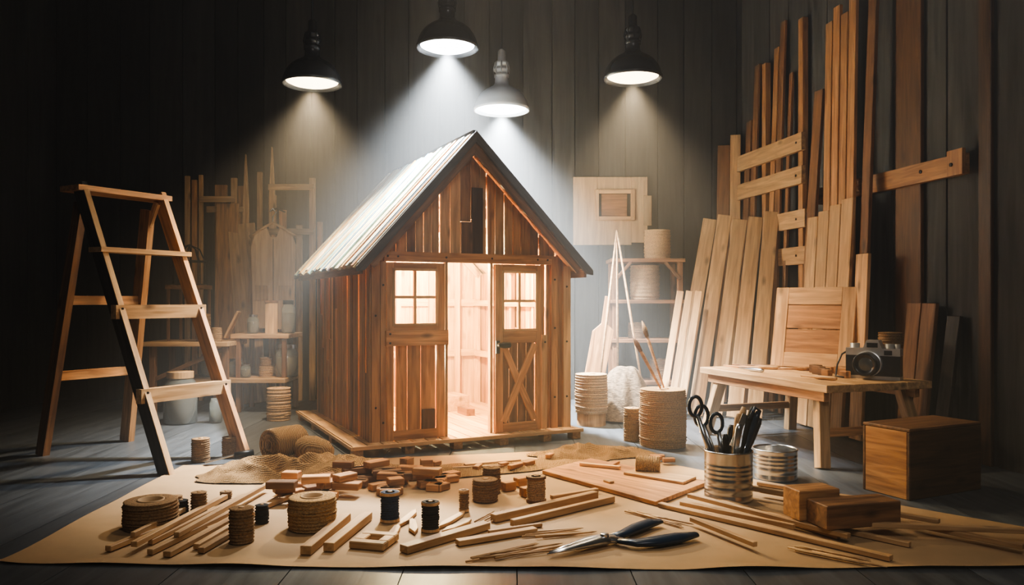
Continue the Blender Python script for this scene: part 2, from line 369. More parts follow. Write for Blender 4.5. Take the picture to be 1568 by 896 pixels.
r1=F1+lean+n*.06+w*.045; r2=F2+lean+n*.06-w*.045; r1.z=r2.z=1.62
g1=F1+lean+n*.36-w*.03; g2=F2+lean+n*.36+w*.0; g1.z=g2.z=0
mb.beam(g1,r1,.045,.085,W_brown,up=n,tint=1.1); mb.beam(g2,r2,.045,.10,W_warm,up=n,tint=.8)
for z in(.51,1.0): mb.beam(g1.lerp(r1,z/1.62),g2.lerp(r2,z/1.62),.035,.06,W_warm)
for z in(.44,.93):
    for F in(F1,F2):
        for q in(-.02,.02): p=fp(F,z)-n*.045+V((0,0,q)); mb.cyl(p,p-n*.006,.007,.007,M_iron,8)
mb.done(.003)
# ------------------------------------------------------------------ work bench on the right
BZ=.5
mb=MB('wooden_workbench'); c0=V((1.41,5.88,0)); bl=V((.32,-.947,0)).normalized(); bw=V((.947,.32,0)).normalized()
mb.M=Matrix.Translation(c0)@Matrix(((bl.x,bw.x,0,0),(bl.y,bw.y,0,0),(0,0,1,0),(0,0,0,1))); BM=mb.M.copy()
for i in range(4): mb.box(0,1.36,i*.2,i*.2+.197,BZ-.045,BZ,W_light,tint=R(.9,1.1))
mb.box(.06,1.3,.03,.07,BZ-.105,BZ-.046,W_warm); mb.box(.06,1.3,.72,.76,BZ-.105,BZ-.046,W_warm)
for lx,tx in((.16,.04),(1.2,1.3)):
    for ly,ty in((.09,.02),(.71,.78)): mb.beam((tx,ty,0),(lx,ly,BZ-.046),.075,.06,W_light,up=(1,0,0),tint=.9)
    mb.beam(((lx+tx)/2,.06,.2),((lx+tx)/2,.74,.2),.03,.05,W_warm)
mb.done(.003)
mb=MB('cabinet_door_panel'); e=V((.44,-.42,0)).normalized(); up=V((.12,.1,1)).normalized()
nn=e.cross(up).normalized(); mb.M=Matrix.Translation((1.98,5.97,BZ))@Matrix(((e.x,nn.x,up.x,0),(e.y,nn.y,up.y,0),(e.z,nn.z,up.z,0),(0,0,0,1)))
Wd,Hd=.6,.6
mb.box(0,.1,-.02,.03,0,Hd,W_light,tint=1.05); mb.box(Wd-.1,Wd,-.02,.03,0,Hd,W_light,tint=1); mb.box(.1,Wd-.1,-.02,.03,0,.11,W_light,tint=1.0); mb.box(.1,Wd-.1,-.02,.03,Hd-.13,Hd,W_light,tint=1.05)
for i in range(2): mb.box(.1,Wd-.1,.012,.024,.11+i*.182,.11+i*.182+.174,W_warm,g=(1,0,0),tint=.85)
mb.done(.003)
mb=MB('film_camera'); mb.M=Matrix.Translation((2.31,5.0,BZ))@Matrix.Rotation(math.radians(-38),4,'Z')@Matrix.Scale(1.15,4)
mb.box(-.14,.14,-.035,.035,.018,.13,M_black); mb.box(-.14,.14,-.037,.037,.13,.17,M_chrome); mb.box(-.14,.14,-.037,.037,0,.018,M_chrome)
mb.prism([(-.05,-.04,.17),(.05,-.04,.17),(.03,-.04,.215),(-.03,-.04,.215)],(0,.07,0),M_chrome,tint=1); mb.box(.06,.10,-.040,-.036,.135,.16,M_black); mb.box(-.028,.028,-.043,-.039,.175,.2,M_black)
mb.cyl((-.02,-.035,.085),(-.02,-.06,.085),.072,.072,M_chrome,28); mb.cyl((-.02,-.06,.085),(-.02,-.10,.085),.066,.062,M_black,28); mb.lathe((-.02,-.10,.085),[(.062,0),(.064,.02),(.058,.022),(.048,.02),(.036,.0),(0,-.008)],M_black,28,axis=(0,-1,0))
mb.lathe((-.02,-.105,.085),[(0,.009),(.02,.007),(.038,0)],M_glass,24,axis=(0,-1,0))
for x,r in((.08,.024),(.12,.015),(-.1,.026)): mb.cyl((x,0,.17),(x,0,.195),r,r,M_chrome,18)
mb.tube([(-.14,0,.15),(-.17,0,.13),(-.19,-.02,.07),(-.19,-.05,.008),(-.14,-.08,.006)],.005,M_black,8)
mb.done(.005)
# ------------------------------------------------------------------ spools helper
def spool(name,x,y,z,r,h,mat,hole=False,rings=None,flange=False,core=W_light,axis=(0,0,1)):
    mb=MB(name); rings=rings or max(4,int(h/.013)); prof=[]
    fl=.012 if flange else 0
    body=[]
    m=rings*4
    for i in range(m+1):
        q=i/m; body.append((r*(1 if not flange else .88)*(1-.03*abs(2*q-1)**4)+.0032*math.cos(q*rings*2*math.pi)+R(-.0008,.0008),fl+.002+(h-.004-2*fl)*q))
    if hole:
        prof=[(r*.5,.0)]+[(r*.95,0)]+body+[(r*.95,h),(r*.8,h+.003),(r*.6,h),(r*.5,h)]
        mb.lathe((0,0,0),prof,mat,36,closed=True); mb.lathe((0,0,0),[(r*.44,.001),(r*.505,.001),(r*.505,h+.004),(r*.44,h+.004)],M_paper,24,closed=True)
    else:
        prof=[(0,0),(r*.95,0)]+body+[(r*.93,h),(r*.7,h+.002),(r*.5,h),(0,h)]
        mb.lathe((0,0,0),prof,mat,36)
        if flange:
            for q in(0,h-fl): mb.cyl((0,0,q),(0,0,q+fl),r,r,core,28)
        mb.cyl((0,0,h),(0,0,h+.003),r*.28,r*.25,core,16)
    for i in range(3 if r<.14 else 8):
        t0=R(0,6.28); pts=[]; za=R(.1,.8)*h; zb=min(h*.95,za+R(-.2,.25)*h); zb=max(h*.05,zb)
        for k in range(19): t=t0+k*.33; pts.append(((r*(.9 if flange else 1.01)+.001)*math.cos(t),(r*(.9 if flange else 1.01)+.001)*math.sin(t),za+(zb-za)*k/18))
        mb.tube(pts,.0022+r*.012,mat,6)
    ob=mb.done(); ob.location=(x,y,z)
    if axis!=(0,0,1): ob.rotation_mode='QUATERNION'; ob.rotation_quaternion=V((0,0,1)).rotation_difference(V(axis).normalized())
    return ob
P=.0075
spool('jute_twine_spool',1.04,5.405,0,.158,.39,M_jute,rings=30)
spool('jute_twine_spool',.856,5.58,0,.06,.235,M_jute,rings=18)
spool('wood_veneer_coil',.637,6.3,.10,.13,.31,M_jute2,rings=14)
mb=MB('round_wood_block'); mb.cyl((.637,6.3,0),(.637,6.3,.10),.115,.115,W_light,28); mb.done(.004)
spool('rope_coil',-1.589,3.448,P,.112,.115,M_dkrope,True,8)
spool('rope_coil',-.874,3.43,P,.102,.135,M_jute,True,9)
spool('twine_spool',-1.113,3.226,P,.048,.14,M_dkrope)
spool('thread_spool',-.55,3.53,P,.044,.13,M_thread,flange=True)
spool('thread_spool',-.352,3.38,P,.04,.125,M_blkth,flange=True)
spool('twine_spool',-.226,3.69,P,.024,.10,M_dkrope,flange=True)
spool('twine_spool',-.133,3.896,P,.062,.105,M_dkrope)
spool('twine_spool',-.105,4.05,P,.045,.13,M_dkrope)
spool('thread_spool',.119,3.87,P,.05,.125,M_jute2,flange=True,core=W_brown)
spool('twine_spool',-1.93,4.858,0.0,.053,.145,M_dkrope); spool('twine_spool',-1.80,5.0,0.0,.047,.13,M_dkrope)
spool('twine_spool',-1.45,3.63,P,.034,.105,M_dkrope); spool('thread_spool',-1.52,3.60,P,.03,.075,M_blkth); spool('twine_spool',-1.405,3.85,P,.026,.055,M_dkrope)
spool('thread_spool',-1.117,3.50,P,.028,.08,M_blkth); spool('thread_spool',-1.62,3.78,P,.028,.05,M_dkrope)
spool('jute_twine_spool',-1.95,6.55,0,.097,.27,M_jute2,rings=9)
spool('twine_ball',.70,4.42,P+.02+.05,.048,.13,M_jute,axis=(1,-.25,0))
spool('twine_spool',2.47,5.12,BZ,.072,.29,M_dkrope,rings=16)
# ------------------------------------------------------------------ kraft paper
def interp(tab,s):
    for (a,pa),(b,pb) in zip(tab,tab[1:]):
        if s<=b: k=(s-a)/(b-a); return V(pa).lerp(V(pb),k)
    return V(tab[-1][1])
bot=[(0,(-1.95,2.97,0)),(.25,(-.95,2.92,0)),(.5,(.1,2.90,0)),(.75,(1.1,2.89,0)),(1,(2.2,2.93,0))]
top=[(0,(-1.98,4.72,0)),(.25,(-1.1,4.87,0)),(.6,(.55,5.25,0)),(.75,(1.15,4.55,0)),(1,(2.35,3.35,0))]
mb=MB('kraft_paper_sheet'); vs=[];fs=[];nu,nv=90,40
for j in range(nv+1):
    for i in range(nu+1):
        s=i/nu;t=j/nv; p=interp(bot,s).lerp(interp(top,s),t)
        p+=V((0,.02*noise.noise(V((s*7,t*3,1))),0))
        e=max(0,1-t/.04)+max(0,1-s/.02)*.8
        p.z=.0045+.0015*noise.noise(V((p.x*4,p.y*4,0)))+e*.018*max(0,noise.noise(V((p.x*2.5,p.y*2,5)))+.35); vs.append(p)
for j in range(nv):
    for i in range(nu): k=j*(nu+1)+i; fs.append((k,k+1,k+nu+2,k+nu+1))
mb.add(vs,fs,M_paper,smooth=True,rnd=False); mb.done()
def fold(X,Y,s):
    a=1-abs(noise.noise(V((X*4.2+Y*2,Y*5-X,s))))*2.2
    b=1-abs(noise.noise(V((X*9,Y*11,s+7))))*2.2
    return max(0,a)*.75+max(0,b)*.3
def burlap(cx,cy,rx,ry,h,seed,rot=0,name='burlap_cloth'):
    mb=MB(name); vs=[];fs=[];n1,n2=44,120
    for j in range(n1+1):
        for i in range(n2):
            t=2*math.pi*i/n2; q=j/n1; rr=q*(1+.30*noise.noise(V((math.cos(t)*2.2,math.sin(t)*2.2,seed))))
            x=rx*rr*math.cos(t);y=ry*rr*math.sin(t); X=cx+x*math.cos(rot)-y*math.sin(rot);Y=cy+x*math.sin(rot)+y*math.cos(rot)
            f=(1-q**3)
            z=.012+h*f*fold(X,Y,seed)+.003*noise.noise(V((X*30,Y*30,1)))
            vs.append((X,Y,max(z,.009)))
    for j in range(n1):
        for i in range(n2): k=(i+1)%n2; fs.append((j*n2+i,j*n2+k,(j+1)*n2+k,(j+1)*n2+i))
    mb.add(vs,fs,M_burlap,smooth=True,rnd=False); return mb.done()
burlap(-1.22,4.52,.60,.30,.10,3.1,.12); burlap(-.22,4.60,.78,.17,.02,8.3,.30); burlap(.50,5.02,.40,.18,.07,5.5,.05)
mb=MB('burlap_roll'); ax=V((.60,.80,0)).normalized(); c=V((-1.46,4.70,.13))
prof=[(.0,.07),(.024,.07),(.026,.0),(.038,-.002),(.042,.018),(.050,.018),(.054,.0),(.066,-.002),(.071,.018),(.078,.018),(.082,.0),(.092,.0),(.097,.014),(.099,.12),(.097,.22),(.08,.24),(.0,.24)]
mb.lathe(c,prof,M_burlap,36,axis=ax); mb.lathe((-1.30,4.76,.11),[(0,0),(.05,.0),(.075,.03),(.085,.1),(.07,.18),(.04,.22),(0,.23)],M_burlap,28,axis=(.97,-.2,-.15)); mb.done()
# ------------------------------------------------------------------ sticks & offcuts on the paper
mb=MB('wood_sticks_pile')
S=[(-1.595,3.093,-1.445,3.582,.03),(-1.485,3.077,-1.394,3.81,.028),(-1.332,3.023,-1.247,3.53,.034),(-1.466,3.175,-1.341,3.934,.022),(-1.371,3.2,-1.268,4.07,.024),(-1.257,3.117,-1.139,3.974,.026),(-1.30,3.35,-1.05,4.08,.02),(-1.55,3.2,-1.5,3.6,.02),
(-1.22,3.07,-1.16,3.45,.03),(-1.41,3.05,-1.30,3.6,.026)]
for i,(a,b,c,d,w) in enumerate(S):
    z=P+.012+(.022 if i%3==1 else 0); mb.beam((a,b,z),(c,d,z+R(0,.006)),w,.022,W_light,tint=R(.7,1.0))
mb.done(.002)
mb=MB('wood_sticks')
S=[(-.804,3.053,-.747,3.53,.045,.035),(-.724,3.093,-.654,3.55,.045,.035),(-.426,3.077,-.111,3.41,.05,.03),(-.222,3.175,.10,3.353,.04,.022),(-.085,3.509,.42,3.934,.04,.035),(.0,3.44,.497,3.86,.03,.03),(.197,3.91,.441,4.06,.03,.02),(-.1,3.33,.13,3.44,.02,.016)]
for a,b,c,d,w,t in S: mb.beam((a,b,P+t/2),(c,d,P+t/2),w,t,W_light,tint=R(.75,1.0))
mb.done(.002)
mb=MB('wood_strips_pile')
S=[(.711,3.774,1.445,2.985,.035),(.874,3.871,1.376,3.2,.03),(.99,3.9,1.36,3.26,.028),(.79,3.45,.96,3.09,.022),(1.253,4.11,1.742,3.69,.03),(1.26,3.97,1.86,3.41,.03),(1.32,4.21,1.79,3.81,.028),(1.721,3.38,2.0,3.061,.035),(1.05,3.75,1.6,3.15,.026),(1.5,3.3,2.12,3.2,.03),(.80,3.72,1.2,3.33,.02),(1.2,3.95,1.7,3.5,.02)]
for i,(a,b,c,d,w) in enumerate(S):
    z=P+.010+(.02 if i%2 else 0)+(.02 if i>8 else 0); mb.beam((a,b,z),(c,d,z),w,.02,W_light,tint=R(.65,1.0))
mb.done(.002)
mb=MB('wooden_skewers')
for (cx,cy,n_,ln,an) in((.02,3.07,7,.32,.5),(.22,3.33,6,.25,.25),(.68,3.55,5,.3,-.9),(-1.0,3.9,7,.3,1.2),(1.25,3.03,6,.28,-.5),(-.12,3.62,3,.2,1.3)):
    for i in range(n_):
        a=an+R(-.25,.25); x=cx+R(-.06,.06);y=cy+R(-.04,.04); d=V((math.cos(a),math.sin(a),0))*ln/2
        z=P+.004+i*.0012; mb.tube([V((x,y,z))-d,V((x,y,z))+d*.8,V((x,y,z))+d],[.004,.004,.001],W_light,6,tint=R(.7,1))
mb.done()
mb=MB('carved_wood_slivers')
for x,y,a,l in((-.47,3.55,1.4,.26),(-.43,3.42,1.75,.22),(-.27,3.52,1.2,.28),(-.24,3.42,1.0,.22),(-.5,3.35,1.55,.16)):
    d=V((math.cos(a),math.sin(a),0)); s_=V((-d.y,d.x,0)); o_=V((x,y,P)); mb.prism([o_-d*l/2,o_-d*l*.2+s_*.022,o_+d*l*.4+s_*.014,o_+d*l/2,o_+d*l*.3-s_*.016,o_-d*l*.2-s_*.018],(0,0,.014),W_light,g=d)
mb.done(.002)
def blk(x,y,z,l,w,t,a,m): 
    d=V((math.cos(a),math.sin(a),0))*l/2; mb.beam(V((x,y,z+t/2))-d,V((x,y,z+t/2))+d,w,t,m)
mb=MB('wood_block_offcuts')
for i in range(58):
    x=R(-1.15,-.35); y=4.10+R(-.20,.26)+(x+.8)*.28; blk(x,y,P+(.036 if i%3==0 else 0)+(.036 if i%9==0 else 0),R(.07,.16),R(.05,.07),.035,R(-.3,1.0),random.choice([W_warm,W_warm,W_brown]))
for x,y in((-.02,4.1),(.05,4.2),(.08,3.98),(-.62,4.62),(-.5,4.58)): blk(x,y,P+(.02 if y>4.5 else 0),.07,.055,.045,R(0,1.5),W_warm)
mb.done(.003)
mb=MB('wood_chips')
for x,y in((-.45,4.66),(-.05,4.62),(.1,4.66),(.02,4.58),(.25,4.9),(.6,4.62),(.9,4.85),(-.2,4.55),(.95,4.75),(.88,4.8)): blk(x,y,.02,R(.05,.12),.035,.025,R(0,1.5),W_warm)
mb.beam((-.28,4.60,.035),(.05,4.74,.035),.03,.012,W_light); mb.beam((-.35,4.54,.03),(-.05,4.60,.03),.02,.01,W_light)
mb.done(.003)
mb=MB('plywood_sheet'); mb.prism([(.172,4.478,P),(.484,4.82,P),(1.06,4.21,P),(.695,3.78,P)],(0,0,.022),W_warm,g=(1,-1,0),tint=1.0)
mb.prism([(.62,4.36,P+.023),(.70,4.45,P+.023),(1.0,4.25,P+.023),(.90,4.12,P+.023)],(0,0,.014),W_light,g=(1,-.6,0)); mb.beam((.4,4.6,P+.032),(.62,4.5,P+.032),.03,.018,W_light); mb.beam((.5,4.2,P+.028),(.53,4.15,P+.028),.03,.012,W_light)
mb.done(.002)
mb=MB('small_wooden_frame'); mb.M=Matrix.Translation((-.56,3.19,P))@Matrix.Rotation(-.25,4,'Z')
mb.box(-.075,.075,-.08,-.035,0,.03,W_light); mb.box(-.075,.075,.035,.08,0,.03,W_light); mb.box(-.075,-.03,-.035,.035,0,.03,W_light); mb.box(.03,.075,-.035,.035,0,.03,W_light); mb.done(.004)
mb=MB('wooden_box_small'); mb.M=Matrix.Translation((1.30,3.23,P+.042))@Matrix.Rotation(.25,4,'Z')
mb.box(0,.36,0,.14,0,.10,W_brown,tint=1.1); mb.box(-.03,.17,.145,.27,0,.13,W_warm,tint=.8)
mb.done(.004)
mb=MB('wooden_crate_box'); e1=V((.9,.44,0)).normalized(); e2=V((-.44,.9,0)).normalized()
mb.M=Matrix.Translation((1.98,3.9,0))@Matrix(((e1.x,e2.x,0,0),(e1.y,e2.y,0,0),(0,0,1,0),(0,0,0,1)))
mb.box(0,.56,0,.016,0,.34,W_brown,tint=.5); mb.box(0,.56,.264,.28,0,.34,W_brown,tint=.8); mb.box(0,.016,.016,.264,0,.34,W_warm,tint=.9,g=(0,1,0)); mb.box(.544,.56,.016,.264,0,.34,W_brown,tint=.6,g=(0,1,0)); mb.box(0,.56,0,.28,.341,.357,W_brown,tint=.9)  # lit left end and shaded right face are put into the wood tints
mb.done(.004)
# ------------------------------------------------------------------ tins
def tin(name,x,y,r,h,z=P):
    mb=MB(name); prof=[(0,0),(r,0),(r*1.02,.005),(r,.012)]
    q=.03
    while q<h-.03: prof+=[(r,q),(r*.975,q+.006),(r,q+.012)]; q+=.022 if .3*h<q<.7*h else .04
    prof+=[(r,h-.012),(r*1.03,h-.005),(r*1.02,h),(r*.97,h),(r*.97,h-.01),(r*.965,.006),(0,.006)]
    mb.lathe((x,y,z),prof,M_tin,40); return mb
mb=tin('tin_can_of_tools',1.085,3.93,.118,.245)
def T(x,y,z): return V((1.085+x,3.93+y,z+P))
for sx,sy,rr,c in((-.13,.02,.042,.43),(-.065,-.02,.038,.40),(-.165,0,.04,.48)):
    pts=[T(sx+rr*math.cos(t)*.8,sy,c+rr*1.25*math.sin(t)-.02) for t in [i*math.pi/9 for i in range(18)]]
    mb.tube(pts,.0095,M_blue,8,closed=True,up=(0,1,0))
    mb.tube([T(sx+.01,sy,c-.065),T(sx*.6,sy,.25),T(sx*.35,sy,.03)],[.012,.014,.004],M_steel,8)
for x0,x1,y,z,m in((-.05,.03,.05,.36,M_iron),(.0,.06,.03,.42,W_light),(.03,.12,-.01,.46,M_iron),(.05,.14,-.03,.44,M_blue),(.02,.095,.06,.45,W_light),(.0,.04,-.05,.38,M_steel),(-.02,-.03,-.06,.33,M_iron),(.06,.165,.02,.40,M_black)):
    a=T(x0*.4,y*.5,.03); b=T(x1,y,z); mb.tube([a,a.lerp(b,.5),a.lerp(b,.7),a.lerp(b,.93),b],[.006,.008,.015,.017,.010],m,10,tint=.9)
mb.beam(T(.02,0,.26),T(.085,0,.42),.006,.03,M_steel,up=(1,0,0)); mb.tube([T(.1,-.02,.40),T(.125,-.03,.46),T(.15,-.02,.44),T(.14,0,.38)],.01,M_blue,8)
mb.done()
mb=tin('open_tin_can',1.48,4.41,.12,.17,.0); mb.done()
mb=MB('paint_brushes')
for (x,y,tx,ty,h) in((1.02,5.38,.86,5.4,.70),(1.05,5.42,.93,5.5,.80)):
    a=V((x,y,.395)); b=V((tx,ty,h)); mb.tube([a,a.lerp(b,.4),a.lerp(b,.75),b],[.006,.010,.012,.005],W_warm,8); d=(b-a).normalized(); mb.tube([b-d*.06,b,b+d*.06],[.014,.018,.002],W_brown if h<.75 else M_dkrope,10)
mb.done()
# ------------------------------------------------------------------ pliers
mb=MB('pliers'); z=P+.02
def pl(pts,rad,mat,flat=.55): mb.tube([V((x,y,z+dz)) for x,y,dz in pts],rad,mat,14,flat)
pl([(.40,3.215,0),(.46,3.26,0),(.53,3.345,0),(.60,3.42,0),(.655,3.45,0)],[.018,.026,.034,.032,.018],M_blue)
pl([(.43,3.17,0),(.50,3.14,0),(.58,3.16,0),(.68,3.21,0),(.765,3.255,0)],[.018,.027,.036,.036,.02],M_blue)
pl([(.136,3.015,-.004),(.22,3.065,0),(.31,3.13,.002),(.37,3.18,0),(.42,3.21,0)],[.004,.014,.026,.034,.02],M_steel,.6)
pl([(.145,3.035,-.004),(.22,3.10,0),(.30,3.165,.002),(.37,3.2,.0),(.45,3.17,0)],[.004,.012,.022,.03,.018],M_steel,.6)
mb.cyl((.375,3.18,z),(.375,3.18,z+.026),.02,.018,M_steel,20); mb.done()
mb=MB('putty_knife'); mb.tube([(-1.70,4.80,.05),(-1.60,4.85,.06)],[.018,.02],M_iron,10); mb.prism([(-1.70,4.78,.05),(-1.71,4.82,.05),(-1.86,4.74,.02),(-1.84,4.70,.02)],(0,0,.004),M_steel); mb.done()
mb=MB('bench_wood_blocks'); mb.M=BM
for u,v,s in((.72,.42,.05),(.80,.40,.045),(.88,.5,.05),(.98,.42,.04),(.86,.38,.04),(.96,.52,.05),(.78,.55,.05),(.62,.48,.05),(.68,.56,.04)): mb.box(u,u+s*1.6,v,v+s,BZ,BZ+s*1.1,random.choice([W_warm,W_brown,W_light]))
mb.done(.003)
mb=MB('carving_chisels'); mb.M=BM
for u,v,a,l,m in((.25,.2,.3,.34,W_warm),(.3,.3,.9,.3,W_light),(.18,.35,.6,.34,W_brown),(.5,.5,1.2,.3,W_warm),(1.05,.2,.3,.25,W_light),(.42,.15,.1,.25,M_steel)):
    d=V((math.cos(a),math.sin(a),0))*l/2; c=V((u,v,BZ+.014)); mb.tube([c-d,c-d*.3,c,c+d*.8,c+d],[.006,.007,.013,.014,.008],m,8)
mb.done()
# ------------------------------------------------------------------ right wall lumber
mb=MB('wall_rail'); mb.M=RW; 
def wu(y): return (BY-y)*math.hypot(1,.1825)
mb.box(wu(6.45),wu(4.86),.031,.075,1.785,1.915,W_warm,tint=.7); mb.box(wu(4.97),wu(4.86)+.02,.076,.10,1.78,1.94,W_warm,tint=.75)
for u in(wu(6.2),wu(5.2),wu(4.93)): mb.cyl((u,.10,1.85),(u,.108,1.85),.012,.012,M_iron,10)
mb.done(.004)
mb=MB('wall_batten'); mb.M=RW; u=wu(5.42); mb.box(u-.13,u+.13,0,.03,0,4.2,W_brown,tint=.6); u=wu(4.75); mb.box(u-.05,u+.05,0,.025,0,4.2,W_brown,tint=.35); mb.done(.004)
mb=MB('slatted_lumber_rack'); mb.M=RW
for (u,zz) in((wu(6.68),3.4),(wu(7.3),3.2)): mb.box(u-.035,u+.035,.03,.08,0,zz,W_warm)
for y0,y1,z in((7.75,6.6,2.34),(7.75,6.6,2.06),(7.25,6.55,1.69),(7.25,6.55,1.38)):
    mb.box(wu(y0),wu(y1),.081,.12,z-.075,z+.075,W_light,tint=1)
    mb.cyl((wu(6.68),.12,z),(wu(6.68),.126,z),.01,.01,M_iron,8)
mb.done(.004)
def boards(name,specs):
    mb=MB(name)
    for (x0,y0,x1,y1,h,w,m) in specs:
        p0=V((x0,y0,.012));p1=V((x1,y1,h)); mb.beam(p0,p1,w,.028,m,up=V((-.25,-1,0)),tint=R(.85,1.15))
    return mb.done(.003)
boards('leaning_lumber_boards',[(1.42+.15*i,6.78-.06*i,1.86+.115*i,7.36-.09*i,1.76+.03*math.sin(i*2),.125,W_light) for i in range(5)])
boards('leaning_lumber_boards',[(1.26+.07*i,6.66-.05*i,1.50+.07*i,6.98-.05*i,1.08,.06,W_light) for i in range(3)])
def rb(y,w,h,m,off=.32,y2=None,top=.07):
    y2=y if y2 is None else y2
    a=RW@V((wu(y),off,.014)); b=RW@V((wu(y2),top,h)); nrm=RW.to_3x3()@V((0,1,0)); return a,b,w,m,nrm
def rboards(name,lst,t=.028):
    mb=MB(name)
    for a,b,w,m,nrm in lst: mb.beam(a,b,w,t,m,up=nrm,tint=R(.8,1.15))
    return mb.done(.003)
rboards('tall_leaning_boards',[rb(6.19-.10*i,.085,3.18+.09*(i%2),W_warm,.17,6.17-.10*i,top=.13) for i in range(4)]+[rb(5.72,.09,3.5,W_brown,.2,5.62,top=.13)])
rboards('leaning_board',[rb(6.50,.12,2.7,W_brown,.2,6.36,top=.10)])
rboards('short_leaning_boards',[rb(6.28-.15*i,.14,1.66+.03*i,W_light,.30,6.25-.15*i,top=.22) for i in range(4)])
rboards('leaning_board',[rb(5.60,.14,1.33,W_light,.30,5.60,top=.24)])
rboards('leaning_panel_boards',[rb(5.30-.14*i,.13,.98,W_brown,.16,5.30-.14*i,top=.06) for i in range(2)]+[rb(4.98,.11,.9,W_dark,.15,4.98,top=.03)])
rboards('tall_corner_boards',[rb(7.55,.10,2.75,W_brown,.2,7.66,top=.03),rb(7.40,.09,3.25,W_brown,.2,7.50,top=.03),rb(7.12,.08,3.3,W_warm,.16,7.14,top=.03),rb(7.0,.08,3.5,W_brown,.17,7.03,top=.03),rb(6.85,.05,3.0,W_brown,.17,6.9,top=.03)],.025)
boards('corner_boards',[(2.02,7.6,2.12,7.84,2.55,.12,W_brown),(2.14,7.55,2.23,7.82,2.65,.10,W_light)])
# ------------------------------------------------------------------ back: hanging panel, rack, tripod, cloth
mb=MB('hanging_window_panel'); y0=BY-.035
mb.box(.615,.857,y0,y0+.03,1.556,2.24,W_pale,tint=1); mb.box(1.2,1.36,y0,y0+.03,1.58,2.24,W_pale,tint=1); mb.box(.857,1.2,y0,y0+.03,2.08,2.24,W_pale,g=(0,0,1),tint=1); mb.box(.857,1.2,y0,y0+.03,1.556,1.83,W_pale,g=(0,0,1),tint=1); mb.box(1.32,1.40,y0-.01,y0,1.75,2.05,W_pale)
for a,b,c,d in((.83,.87,1.80,2.11),(1.19,1.23,1.80,2.11)): mb.box(a,b,y0-.03,y0,c,d,W_light)
for c,d in((1.80,1.84),(2.07,2.11)): mb.box(.87,1.19,y0-.03,y0,c,d,W_light)
mb.box(.9,1.16,y0+.02,y0+.03,1.84,2.07,W_brown,tint=1.2); mb.done(.003)
mb=MB('storage_rack')
for x in(.95,1.56): 
    for y in(7.38,7.7): mb.box(x,x+.05,y,y+.05,0,1.36,W_brown,tint=1.5)
for z in(.2,.6,.97,1.36): mb.box(.93,1.63,7.36,7.77,z,z+.035,W_brown,tint=1.5)
mb.beam((.98,7.37,1.2),(1.12,7.37,1.36),.03,.03,W_brown); mb.beam((1.58,7.37,1.2),(1.44,7.37,1.36),.03,.03,W_brown); mb.done(.004)
spool('jute_twine_spool',1.40,7.55,1.396,.125,.28,M_jute2,rings=9); spool('jute_twine_spool',1.28,7.55,1.006,.14,.33,M_jute2,rings=9)
spool('twine_spool',1.42,7.55,.236,.09,.2,M_dkrope); spool('twine_spool',1.2,7.55,.636,.08,.15,M_dkrope)
mb=MB('wooden_tripod_stand'); ap=V((.93,6.95,1.62))
for q,r in(((.74,6.9,0),.012),((1.17,6.8,0),.012),((.98,7.25,0),.011)): mb.tube([V(q),V(q).lerp(ap,.5),ap],[r*.6,r,r*.7],W_light,8)
mb.done()
mb=MB('wooden_paddle'); mb.M=Matrix.Translation((.70,7.1,0))@Matrix.Rotation(math.radians(8),4,'Y')
mb.prism([(-.1,0,.0),(.08,0,.0),(.12,0,.75),(.05,0,.8),(.05,0,1.05),(.0,0,1.05),(.0,0,.8),(-.07,0,.72)],(0,.03,0),W_warm); mb.done(.003)
mb=MB('draped_cloth'); vs=[];fs=[];n1,n2=30,90
for j in range(n1+1):
    for i in range(n2):
        t=2*math.pi*i/n2;q=j/n1; rr=(.06+.94*q); f_=1+.10*q*math.sin(t*7+q*2)+.2*noise.noise(V((math.cos(t)*2,math.sin(t)*2,4)))
        X=.93+.26*rr*math.cos(t)*f_; Y=6.5+.19*rr*math.sin(t)*f_
        vs.append((X,Y,max(.012,.02+.42*(1-q**2.6)*(.85+.15*fold(X,Y,2.2)+.2*noise.noise(V((X*3,Y*3,9)))))))
for j in range(n1):
    for i in range(n2): k=(i+1)%n2; fs.append((j*n2+i,j*n2+k,(j+1)*n2+k,(j+1)*n2+i))
fs.append(tuple(range(n2))); mb.add(vs,fs,M_cloth,smooth=True); mb.done()
# ------------------------------------------------------------------ back left workbench and clutter
mb=MB('shelf_workbench')
mb.box(-3.2,-2.45,6.75,7.25,.60,.64,W_light); mb.box(-2.5,-1.98,6.95,7.4,.66,.70,W_light); mb.box(-2.95,-2.0,6.9,7.35,.27,.31,W_light)
for x in(-3.15,-2.52): 
    for y in(6.8,7.18): mb.box(x,x+.05,y,y+.05,0,.6,W_brown)
for x in(-2.46,-2.05):
    for y in(6.97,7.33): mb.box(x,x+.04,y,y+.04,0,.66,W_brown)
mb.beam((-3.13,6.82,.3),(-2.5,6.82,.58),.02,.04,W_brown); mb.done(.004)
def jar(name,x,y,z,r,h,lid=M_steel,fill=None):
    mb=MB(name); mb.lathe((x,y,z),[(0,0),(r*.9,0),(r,.01),(r,h*.75),(r*.75,h*.86),(r*.75,h*.9),(r*.7,h*.9),(r*.7,h*.85),(r*.94,h*.74),(r*.94,.012),(0,.01)],M_glass,24)
    if lid: mb.cyl((x,y,z+h*.88),(x,y,z+h),r*.8,r*.8,lid,24)
    if fill: mb.cyl((x,y,z+.013),(x,y,z+h*.6),r*.9,r*.9,fill,20)
    return mb.done()
jar('glass_jar',-2.04,7.1,.311,.10,.29,M_steel,M_jute2); jar('glass_jar',-2.5,7.1,.311,.07,.16,M_steel,M_dkrope); jar('glass_jar',-2.7,6.38,0,.13,.42,W_light,M_dkrope)
